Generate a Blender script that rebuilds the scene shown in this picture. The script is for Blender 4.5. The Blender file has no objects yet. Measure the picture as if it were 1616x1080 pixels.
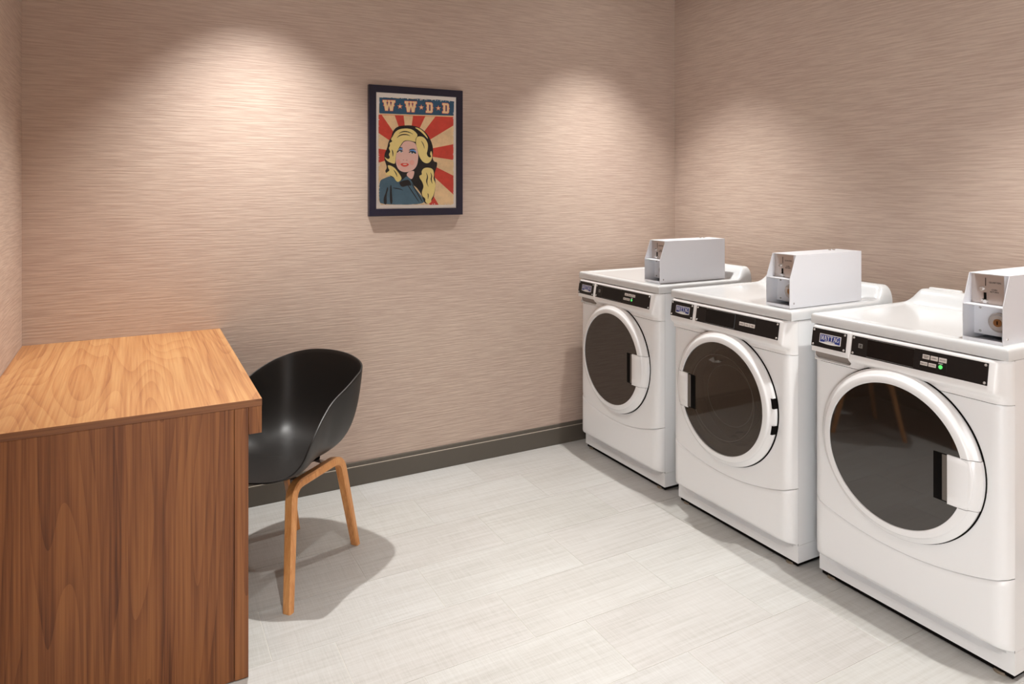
import bpy, bmesh, math, random
from math import sin, cos, pi, sqrt, radians, atan2
from mathutils import Matrix, Vector
random.seed(7)
S = bpy.context.scene
COL = S.collection

# ---------------------------------------------------------------- camera, world, lamps, exposure
CAM_H = 1.4836
cam = bpy.data.cameras.new('camera'); camo = bpy.data.objects.new('camera', cam); COL.objects.link(camo)
camo.location = (0, 0, CAM_H); camo.rotation_euler = (pi / 2, 0, -0.4938)
cam.sensor_width = 36; cam.lens = 1105.0 / 1616 * 36; cam.shift_y = -(540 - 295.05) / 1616
cam.clip_start = 0.02
S.camera = camo
S.view_settings.view_transform = 'Standard'; S.view_settings.look = 'None'
S.view_settings.gamma = 1; S.view_settings.use_curve_mapping = False
S.view_settings.exposure = 0.3
W = bpy.data.worlds.new('world'); S.world = W; W.use_nodes = True
W.node_tree.nodes['Background'].inputs[0].default_value = (0.96, 0.98, 1.0, 1)
W.node_tree.nodes['Background'].inputs[1].default_value = 5.6
# room: left wall, right wall, back wall, open side behind the camera, ceiling
XL, XR, YB, YF, ZC = -0.4039, 3.0294, 3.4377, -1.7, 2.85
LIGHTS = [(0.48, 2.93), (2.33, 2.89), (0.48, 1.05), (2.33, 1.05), (0.48, -0.80), (2.33, -0.80)]
for i, (lx, ly) in enumerate(LIGHTS):
    ld = bpy.data.lights.new('downlight_beam', 'SPOT'); lo = bpy.data.objects.new('downlight_beam', ld); COL.objects.link(lo)
    ld.energy = 184 if lx < 1 else 144; ld.color = (1.0, 0.985, 0.955); ld.spot_size = radians(83); ld.spot_blend = 0.80
    ld.shadow_soft_size = 0.025; lo.location = (lx, ly, ZC - 0.012)
    # the same lamp's wide spill
    ls = bpy.data.lights.new('downlight_spill', 'SPOT'); so = bpy.data.objects.new('downlight_spill', ls); COL.objects.link(so)
    ls.energy = 3; ls.color = (1.0, 0.98, 0.95); ls.spot_size = radians(165); ls.spot_blend = 0.6
    ls.shadow_soft_size = 0.05; so.location = (lx, ly, ZC - 0.012)

# ---------------------------------------------------------------- materials
def srgb(r, g, b):
    f = lambda c: ((c / 255 + 0.055) / 1.055) ** 2.4 if c > 10 else c / 255 / 12.92
    return (f(r), f(g), f(b), 1)
def mat(name, col, rough=0.5, metal=0.0, ior=1.5, coat=0.0, emit=None, estr=0):
    m = bpy.data.materials.new(name); m.use_nodes = True
    b = m.node_tree.nodes['Principled BSDF']
    b.inputs['Base Color'].default_value = col; b.inputs['Roughness'].default_value = rough
    b.inputs['Metallic'].default_value = metal; b.inputs['IOR'].default_value = ior
    b.inputs['Coat Weight'].default_value = coat; b.inputs['Coat Roughness'].default_value = 0.06
    if emit:
        b.inputs['Emission Color'].default_value = emit; b.inputs['Emission Strength'].default_value = estr
    return m
class NT:
    def __init__(s, m): s.m = m; s.t = m.node_tree; s.b = s.t.nodes['Principled BSDF']
    def n(s, kind, **kw):
        o = s.t.nodes.new(kind)
        for k, v in kw.items():
            if k in o.inputs: o.inputs[k].default_value = v
            else: setattr(o, k, v)
        return o
    def l(s, a, b): s.t.links.new(a, b)
    def coords(s, scale, which='Object'):
        tc = s.n('ShaderNodeTexCoord'); mp = s.n('ShaderNodeMapping'); mp.inputs['Scale'].default_value = scale
        s.l(tc.outputs[which], mp.inputs[0]); return mp.outputs[0]
    def math(s, op, a, b=None):
        m = s.n('ShaderNodeMath', operation=op)
        for i, v in enumerate((a, b)):
            if v is None: continue
            if isinstance(v, (int, float)): m.inputs[i].default_value = v
            else: s.l(v, m.inputs[i])
        return m.outputs[0]
    def ramp(s, fac, stops):
        r = s.n('ShaderNodeValToRGB'); e = r.color_ramp.elements
        while len(e) < len(stops): e.new(0.5)
        for i, (p, c) in enumerate(stops): e[i].position = p; e[i].color = c
        s.l(fac, r.inputs[0]); return r.outputs[0]
    def mix(s, fac, a, b, mode='MIX'):
        m = s.n('ShaderNodeMix', data_type='RGBA', blend_type=mode)
        for i, v in ((0, fac), (6, a), (7, b)):
            if isinstance(v, (int, float)): m.inputs[i].default_value = v
            elif isinstance(v, tuple): m.inputs[i].default_value = v
            else: s.l(v, m.inputs[i])
        return m.outputs[2]
    def noise(s, vec, scale, detail=3, rough=0.5):
        o = s.n('ShaderNodeTexNoise'); o.inputs['Scale'].default_value = scale; o.inputs['Detail'].default_value = detail
        o.inputs['Roughness'].default_value = rough; s.l(vec, o.inputs['Vector']); return o.outputs['Fac']
    def bump(s, h, strength, dist):
        b = s.n('ShaderNodeBump'); b.inputs['Strength'].default_value = strength; b.inputs['Distance'].default_value = dist
        s.l(h, b.inputs['Height']); s.l(b.outputs[0], s.b.inputs['Normal'])

def wallcovering():
    m = mat('ribbed_wallcovering', srgb(190, 165, 151), 0.6); t = NT(m)
    v = t.coords((7, 7, 150)); n1 = t.noise(v, 1.0, 0.6, 0.5)
    v2 = t.coords((28, 28, 330)); n2 = t.noise(v2, 1.0, 0, 0.5)
    v3 = t.coords((1.1, 1.1, 1.6)); n3 = t.noise(v3, 1.0, 2, 0.5)
    h = t.math('ADD', n1, t.math('MULTIPLY', n2, 0.3))
    c = t.ramp(h, [(0.45, srgb(184, 163, 150)), (0.85, srgb(201, 182, 168))])
    c = t.mix(1.0, c, t.ramp(n3, [(0.3, (0.975, 0.955, 0.955, 1)), (0.7, (1.0, 1.0, 0.985, 1))]), 'MULTIPLY')
    t.l(c, t.b.inputs['Base Color']); t.bump(h, 0.28, 0.0032)
    return m
def tile_mat():
    m = mat('linen_porcelain', srgb(222, 218, 210), 0.42); t = NT(m)
    tc = t.n('ShaderNodeTexCoord'); oi = t.n('ShaderNodeObjectInfo')
    add = t.n('ShaderNodeVectorMath', operation='ADD'); comb = t.n('ShaderNodeCombineXYZ')
    t.l(t.math('MULTIPLY', oi.outputs['Random'], 37.0), comb.inputs[2]); t.l(tc.outputs['Object'], add.inputs[0]); t.l(comb.outputs[0], add.inputs[1])
    def sc(s):
        mp = t.n('ShaderNodeMapping'); mp.inputs['Scale'].default_value = s; t.l(add.outputs[0], mp.inputs[0]); return mp.outputs[0]
    a = t.noise(sc((3.0, 75, 1)), 1, 4, 0.65); b = t.noise(sc((260, 9, 1)), 1, 3, 0.6); c = t.noise(sc((1.6, 4, 1)), 1, 2)
    f = t.math('ADD', t.math('MULTIPLY', a, 0.5), t.math('ADD', t.math('MULTIPLY', b, 0.32), t.math('MULTIPLY', c, 0.25)))
    col = t.ramp(f, [(0.36, srgb(165, 162, 158)), (0.5, srgb(178, 176, 173)), (0.64, srgb(187, 186, 184))])
    tint = t.ramp(oi.outputs['Random'], [(0, (0.97, 0.955, 0.945, 1)), (0.5, (0.98, 0.982, 0.96, 1)), (1, (1, 1, 1, 1))])
    t.l(t.mix(1.0, col, tint, 'MULTIPLY'), t.b.inputs['Base Color']); t.bump(f, 0.25, 0.001)
    return m
def wood(name, light, mid, dark, axis, gloss=0.35, seed=0.0, fig=13.0, across=4.0, along=0.42):
    # contour lines of a stretched noise give the cathedral figure, fine fibres run along the axis
    m = mat(name, mid, gloss); t = NT(m)
    s = [across] * 3; s[axis] = along
    fs = [150] * 3; fs[axis] = 2.2
    ss = [24] * 3; ss[axis] = 0.35
    tc = t.n('ShaderNodeTexCoord')
    def sc(v):
        mp = t.n('ShaderNodeMapping'); mp.inputs['Scale'].default_value = v; mp.inputs['Location'].default_value = (seed, seed * 1.7, seed * 0.6)
        t.l(tc.outputs['Object'], mp.inputs[0]); return mp.outputs[0]
    n = t.noise(sc(s), 1, 1.8, 0.42)
    saw = t.math('FRACT', t.math('MULTIPLY', n, fig * 2))
    line = t.math('POWER', saw, 2.2)                       # thin dark latewood line at each contour
    fine = t.noise(sc(fs), 1, 3, 0.6); streak = t.noise(sc(ss), 1, 4, 0.65)
    f = t.math('SUBTRACT', t.math('ADD', t.math('MULTIPLY', fine, 0.62), t.math('MULTIPLY', streak, 0.62)), t.math('MULTIPLY', line, 0.12))
    c = t.ramp(f, [(0.36, dark), (0.545, mid), (0.75, light)])
    t.l(c, t.b.inputs['Base Color']); t.bump(fine, 0.1, 0.0006)
    return m
def glass_mat(name, tint, alpha, ior=1.5):
    m = bpy.data.materials.new(name); m.use_nodes = True; nt = m.node_tree; nt.nodes.clear()
    o = nt.nodes.new('ShaderNodeOutputMaterial'); tr = nt.nodes.new('ShaderNodeBsdfTransparent'); gl = nt.nodes.new('ShaderNodeBsdfGlossy')
    gl.inputs['Roughness'].default_value = 0.02; fr = nt.nodes.new('ShaderNodeFresnel'); fr.inputs[0].default_value = ior
    mx = nt.nodes.new('ShaderNodeMixShader'); tr.inputs[0].default_value = (*[c * alpha for c in tint], 1)
    nt.links.new(fr.outputs[0], mx.inputs[0]); nt.links.new(tr.outputs[0], mx.inputs[1]); nt.links.new(gl.outputs[0], mx.inputs[2])
    nt.links.new(mx.outputs[0], o.inputs[0]); return m

M_WALL = wallcovering(); M_TILE = tile_mat()
M_GROUT = mat('pale_grout', srgb(206, 202, 195), 0.8)
M_CEIL = mat('ceiling_paint', srgb(176, 168, 162), 0.8)
M_BASE = mat('taupe_rubber_base', srgb(90, 84, 76), 0.4)
M_GLINT = mat('painted_ledge_highlight', srgb(196, 186, 170), 0.5)  # light tone standing in for the ledge highlight
M_ENAMEL = mat('white_enamel', srgb(238, 239, 240), 0.28, coat=0.25)
M_RING = mat('glossy_ring_enamel', srgb(238, 239, 240), 0.17, coat=0.3)
M_PLASTIC = mat('white_plastic', srgb(238, 238, 238), 0.3, coat=0.15)
M_LID = mat('lid_enamel_dimmed', srgb(216, 218, 219), 0.22, coat=0.25)  # same enamel, darkened to offset the strong light on the lid
M_CUP_SHADE = mat('painted_grip_shade', srgb(140, 131, 125), 0.5)  # darker tone paints the shade inside the grip recess
M_SHEET = mat('white_coated_steel', srgb(218, 219, 224), 0.42)
M_DARKGAP = mat('black_parts_and_shade', srgb(14, 12, 11), 0.7, ior=1.15)  # black joints, slots and parts, plus shade painted under and into recesses
M_GLASSBLK = mat('smoked_door_glass', srgb(36, 29, 24), 0.04, ior=1.78)
M_PLATE = mat('black_control_plate', srgb(26, 22, 21), 0.4, ior=1.35)
M_SCREEN = mat('black_display', srgb(7, 6, 7), 0.08, ior=1.35)
M_PANELBLK = mat('button_panel_black', srgb(22, 19, 18), 0.4, ior=1.35)
M_CHROME = mat('chrome', srgb(208, 206, 204), 0.25, 0.55)
M_STEEL = mat('brushed_steel', srgb(198, 188, 182), 0.36, 0.8)
M_BRASS = mat('brass_key_plug', srgb(172, 132, 92), 0.35, 1.0)
M_DRUM = mat('drum_steel', srgb(128, 118, 108), 0.5, 0.6)
M_BLUE = mat('badge_blue', srgb(30, 52, 128), 0.35)
M_WHITE = mat('print_white', srgb(228, 226, 224), 0.45)
M_GREY = mat('print_grey', srgb(120, 116, 112), 0.5)
M_INK = mat('print_dark', srgb(60, 54, 52), 0.5)
M_LED = mat('green_start_button', srgb(80, 200, 100), 0.3, emit=srgb(90, 220, 110), estr=0.55)
M_BUTTON = mat('pale_button', srgb(205, 196, 190), 0.4)
M_SHELL = mat('black_polypropylene', srgb(33, 30, 28), 0.44)
M_LEG = wood('oak_legs', srgb(228, 168, 108), srgb(216, 150, 90), srgb(196, 130, 74), 2, 0.38, 3.1)
M_TOP = wood('desk_laminate_lit', srgb(200, 152, 100), srgb(181, 127, 79), srgb(150, 95, 57), 1, 0.36, 1.3)  # same laminate as the sides, painted lighter for the lit top
M_SIDE = wood('desk_laminate_shaded', srgb(152, 98, 54), srgb(124, 74, 38), srgb(84, 42, 16), 2, 0.42, 5.3)  # same laminate as the top, its shaded side painted darker
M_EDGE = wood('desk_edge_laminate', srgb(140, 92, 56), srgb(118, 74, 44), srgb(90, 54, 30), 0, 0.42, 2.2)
M_FRAME = mat('dark_navy_frame', srgb(24, 22, 44), 0.3)
M_PAPER = mat('poster_paper', srgb(240, 233, 226), 0.7)
M_JOINT = mat('cabinet_joint', srgb(96, 92, 90), 0.6)
M_PANE = glass_mat('picture_glass', (1, 1, 1), 1.0, 1.08)
M_TUBGLASS = mat('washer_door_glass', srgb(74, 62, 52), 0.03, ior=1.6); M_TUBGLASS.node_tree.nodes['Principled BSDF'].inputs['Alpha'].default_value = 0.62
M_FOOT = mat('grey_levelling_foot', srgb(120, 108, 92), 0.5)
M_LENS = mat('downlight_lens', srgb(255, 250, 240), 0.4, emit=(1, 0.95, 0.88, 1), estr=3)

# ---------------------------------------------------------------- helpers
def link(name, me, m=None, parent=None, label=None):
    o = bpy.data.objects.new(name, me); COL.objects.link(o)
    if m is not None: me.materials.append(m)
    if parent is not None: o.parent = parent
    if label: o['label'] = label
    return o
def smooth(me, ang=35):
    for p in me.polygons: p.use_smooth = True
    me.set_sharp_from_angle(angle=radians(ang))
def from_bm(name, bm, m, parent=None, label=None, sm=35):
    bmesh.ops.recalc_face_normals(bm, faces=bm.faces[:])
    me = bpy.data.meshes.new(name); bm.to_mesh(me); bm.free()
    if sm: smooth(me, sm)
    return link(name, me, m, parent, label)
def bbox(bm, x0, x1, y0, y1, z0, z1, bev=0.0, seg=2):
    vs = [bm.verts.new((x, y, z)) for x in (x0, x1) for y in (y0, y1) for z in (z0, z1)]
    fs = [(0, 1, 3, 2), (4, 6, 7, 5), (0, 4, 5, 1), (2, 3, 7, 6), (0, 2, 6, 4), (1, 5, 7, 3)]
    faces = [bm.faces.new([vs[i] for i in f]) for f in fs]
    if bev > 0:
        es = list({e for f in faces for e in f.edges})
        bmesh.ops.bevel(bm, geom=es, offset=bev, segments=seg, profile=0.5, affect='EDGES', clamp_overlap=True)
def box(name, x0, x1, y0, y1, z0, z1, m, parent=None, bev=0.0, seg=2, label=None):
    bm = bmesh.new(); bbox(bm, x0, x1, y0, y1, z0, z1, bev, seg); return from_bm(name, bm, m, parent, label)
def cyl(bm, p0, p1, r0, r1=None, n=20, caps=True):
    p0, p1 = Vector(p0), Vector(p1); r1 = r0 if r1 is None else r1
    d = (p1 - p0).normalized(); a = d.orthogonal().normalized(); b = d.cross(a)
    A = [bm.verts.new(p0 + r0 * (cos(2 * pi * i / n) * a + sin(2 * pi * i / n) * b)) for i in range(n)]
    B = [bm.verts.new(p1 + r1 * (cos(2 * pi * i / n) * a + sin(2 * pi * i / n) * b)) for i in range(n)]
    for i in range(n): bm.faces.new((A[i], A[(i + 1) % n], B[(i + 1) % n], B[i]))
    if caps: bm.faces.new(A[::-1]); bm.faces.new(B)
def lathe_x(bm, prof, yc, zc, n=96, a0=0.0, a1=2 * pi, closed=False):
    """revolve (radius, x) profile about an axis parallel to X"""
    full = abs(a1 - a0 - 2 * pi) < 1e-6; k = n if full else n + 1
    rows = []
    for r, x in prof:
        rows.append([bm.verts.new((x, yc + r * cos(a0 + (a1 - a0) * i / n), zc + r * sin(a0 + (a1 - a0) * i / n))) for i in range(k)])
    pr = list(range(len(prof) - 1)) + ([len(prof) - 1] if closed else [])
    for j in pr:
        R, Q = rows[j], rows[(j + 1) % len(prof)]
        for i in range(n if full else n): bm.faces.new((R[i], R[(i + 1) % k], Q[(i + 1) % k], Q[i]))
    return rows
def grid(bm, us, vs, fn):
    R = [[bm.verts.new(fn(u, v)) for v in vs] for u in us]
    for i in range(len(us) - 1):
        for j in range(len(vs) - 1): bm.faces.new((R[i][j], R[i + 1][j], R[i + 1][j + 1], R[i][j + 1]))
    return R
def lin(a, b, n): return [a + (b - a) * i / (n - 1) for i in range(n)]
def sstep(a, b, x):
    t = max(0.0, min(1.0, (x - a) / (b - a))); return t * t * (3 - 2 * t)
def empty(name, loc, rz, label, cat, group=None):
    o = bpy.data.objects.new(name, None); COL.objects.link(o); o.location = loc; o.rotation_euler = (0, 0, rz); o.empty_display_size = 0.1
    o['label'] = label; o['category'] = cat
    if group: o['group'] = group
    return o
def prism(bm, pts, a, b, conv):
    """extrude a polygon given in 2D between levels a and b; conv(p, level) -> xyz"""
    A = [bm.verts.new(conv(p, a)) for p in pts]; B = [bm.verts.new(conv(p, b)) for p in pts]
    bm.faces.new(A); bm.faces.new(B[::-1])
    for i in range(len(pts)): j = (i + 1) % len(pts); bm.faces.new((A[i], B[i], B[j], A[j]))
def text(name, s, size, mtx, m, parent, bold=0.0, align='CENTER'):
    c = bpy.data.curves.new('tmp', 'FONT'); c.body = s; c.size = size; c.align_x = align; c.align_y = 'CENTER'; c.offset = bold
    c.resolution_u = 3; c.extrude = 0.00015
    t = bpy.data.objects.new('tmp', c); COL.objects.link(t)
    dg = bpy.context.evaluated_depsgraph_get(); me = bpy.data.meshes.new_from_object(t.evaluated_get(dg))
    bpy.data.objects.remove(t); bpy.data.curves.remove(c)
    me.transform(mtx); me.name = name; me.materials.clear()
    return link(name, me, m, parent)

# ---------------------------------------------------------------- the room
def struct(name, bm, m):
    o = from_bm(name, bm, m, sm=None); o['kind'] = 'structure'; return o
def sbox(name, x0, x1, y0, y1, z0, z1, m):
    bm = bmesh.new(); bbox(bm, x0, x1, y0, y1, z0, z1); return struct(name, bm, m)
floor = sbox('floor', XL - .1, XR + .1, YF, YB + .1, -.12, -.0015, M_GROUT)
sbox('wall_back', XL - .1, XR + .1, YB, YB + .1, -.0015, ZC + .1, M_WALL)
sbox('wall_front', XL - .1, XR + .1, YF - .1, YF, -.0015, ZC + .1, M_WALL)
# doorway added in the left wall, unseen behind the camera, for fill light
sbox('wall_left', XL - .1, XL, -.15, YB, -.0015, ZC + .1, M_WALL)
sbox('wall_left', XL - .1, XL, YF, -1.5, -.0015, ZC + .1, M_WALL)
sbox('wall_left', XL - .1, XL, -1.5, -.15, 2.1, ZC + .1, M_WALL)
sbox('wall_right', XR, XR + .1, YF, YB, -.0015, ZC + .1, M_WALL)
sbox('ceiling', XL, XR, YF, YB, ZC, ZC + .1, M_CEIL)
def baseboard(name, fn):
    """profile: thick lower board, ledge, thin cap"""
    pr = [(0, 0.0005), (.014, 0.0005), (.014, .089), (.0125, .0925), (.0085, .0935), (.0085, .111), (.0065, .1145), (0, .1145)]
    bm = bmesh.new(); A = [bm.verts.new(fn(d, z, 0)) for d, z in pr]; B = [bm.verts.new(fn(d, z, 1)) for d, z in pr]
    for i in range(len(pr)): j = (i + 1) % len(pr); bm.faces.new((A[i], A[j], B[j], B[i]))
    bm.faces.new(A); bm.faces.new(B[::-1]); return struct(name, bm, M_BASE)
baseboard('baseboard_back', lambda d, z, t: (XL + .0145 if t == 0 else XR - .0145, YB - d - .0002, z))
baseboard('baseboard_left', lambda d, z, t: (XL + d + .0002, -.15 if t == 0 else YB - .0002, z))
baseboard('baseboard_right', lambda d, z, t: (XR - d - .0002, YF if t == 0 else YB - .0002, z))
bm = bmesh.new(); bbox(bm, XL + .0145, XR - .0145, YB - .0130, YB - .0088, .0934, .0948); struct('ledge_highlight', bm, M_GLINT)  # pale strip painting the highlight along the baseboard ledge
# floor planks: 587 x 290 mm porcelain, each course shifted by a third
TW, TD, J = .587, .2905, .0018
mesh_full = None
def tile_mesh(w, dd):
    bm = bmesh.new(); b = .0012
    lo = [bm.verts.new(p) for p in ((0, 0, -.0015), (w, 0, -.0015), (w, dd, -.0015), (0, dd, -.0015))]
    md = [bm.verts.new(p) for p in ((0, 0, -.0006), (w, 0, -.0006), (w, dd, -.0006), (0, dd, -.0006))]
    hi = [bm.verts.new(p) for p in ((b, b, 0), (w - b, b, 0), (w - b, dd - b, 0), (b, dd - b, 0))]
    for A, B in ((lo, md), (md, hi)):
        for i in range(4): bm.faces.new((A[i], A[(i + 1) % 4], B[(i + 1) % 4], B[i]))
    bm.faces.new(hi); me = bpy.data.meshes.new('tile'); bm.to_mesh(me); bm.free(); me.materials.append(M_TILE); return me
cache = {}
row = 0; y1 = 3.155 + TD
while y1 - TD > YF:
    y0 = y1 - TD
    x = .378 + (row % 3) * TW / 3 - TW * 3
    while x < XR:
        a, b = max(x + J / 2, XL + .0005), min(x + TW - J / 2, XR - .0005)
        c, e = max(y0 + J / 2, YF), min(y1 - J / 2, YB - .0005)
        if b - a > .02 and e - c > .02:
            k = (round(b - a, 4), round(e - c, 4))
            if k not in cache: cache[k] = tile_mesh(*k)
            o = bpy.data.objects.new('tile', cache[k]); COL.objects.link(o); o.parent = floor; o.location = (a, c, 0)
        x += TW
    y1 = y0; row += 1

# ---------------------------------------------------------------- ceiling downlights
def make_downlight():
    t = empty('recessed_downlight', (0, 0, 0), 0, 'round recessed ceiling downlight with a white trim ring', 'light', 'recessed downlights in the ceiling')
    bm = bmesh.new(); n = 40
    pr = [(.052, .012), (.052, .0), (.058, -.004), (.075, -.004), (.08, -.0005), (.08, 0.0)]
    rows = [[bm.verts.new((r * cos(2 * pi * i / n), r * sin(2 * pi * i / n), z - .0)) for i in range(n)] for r, z in pr]
    for j in range(len(pr) - 1):
        for i in range(n): bm.faces.new((rows[j][i], rows[j][(i + 1) % n], rows[j + 1][(i + 1) % n], rows[j + 1][i]))
    from_bm('trim_ring', bm, M_PLASTIC, t)
    bm = bmesh.new(); cyl(bm, (0, 0, -.001), (0, 0, -.0035), .051, n=40); from_bm('lens', bm, M_LENS, t)
    return t
dl = make_downlight()
for i, (lx, ly) in enumerate(LIGHTS):
    if i == 0: r = dl
    else:
        r = dl.copy(); COL.objects.link(r)
        for c in dl.children: k = c.copy(); COL.objects.link(k); k.parent = r
    r.location = (lx, ly, ZC)
    r['label'] = 'recessed ceiling downlight with white trim ring, ' + ('over the armchair by the end wall', 'over the farthest dryer by the end wall', 'over the floor just left of the viewer', 'over the nearest dryer', 'in the left corner behind the viewer', 'in the right corner behind the viewer')[i]

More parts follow.
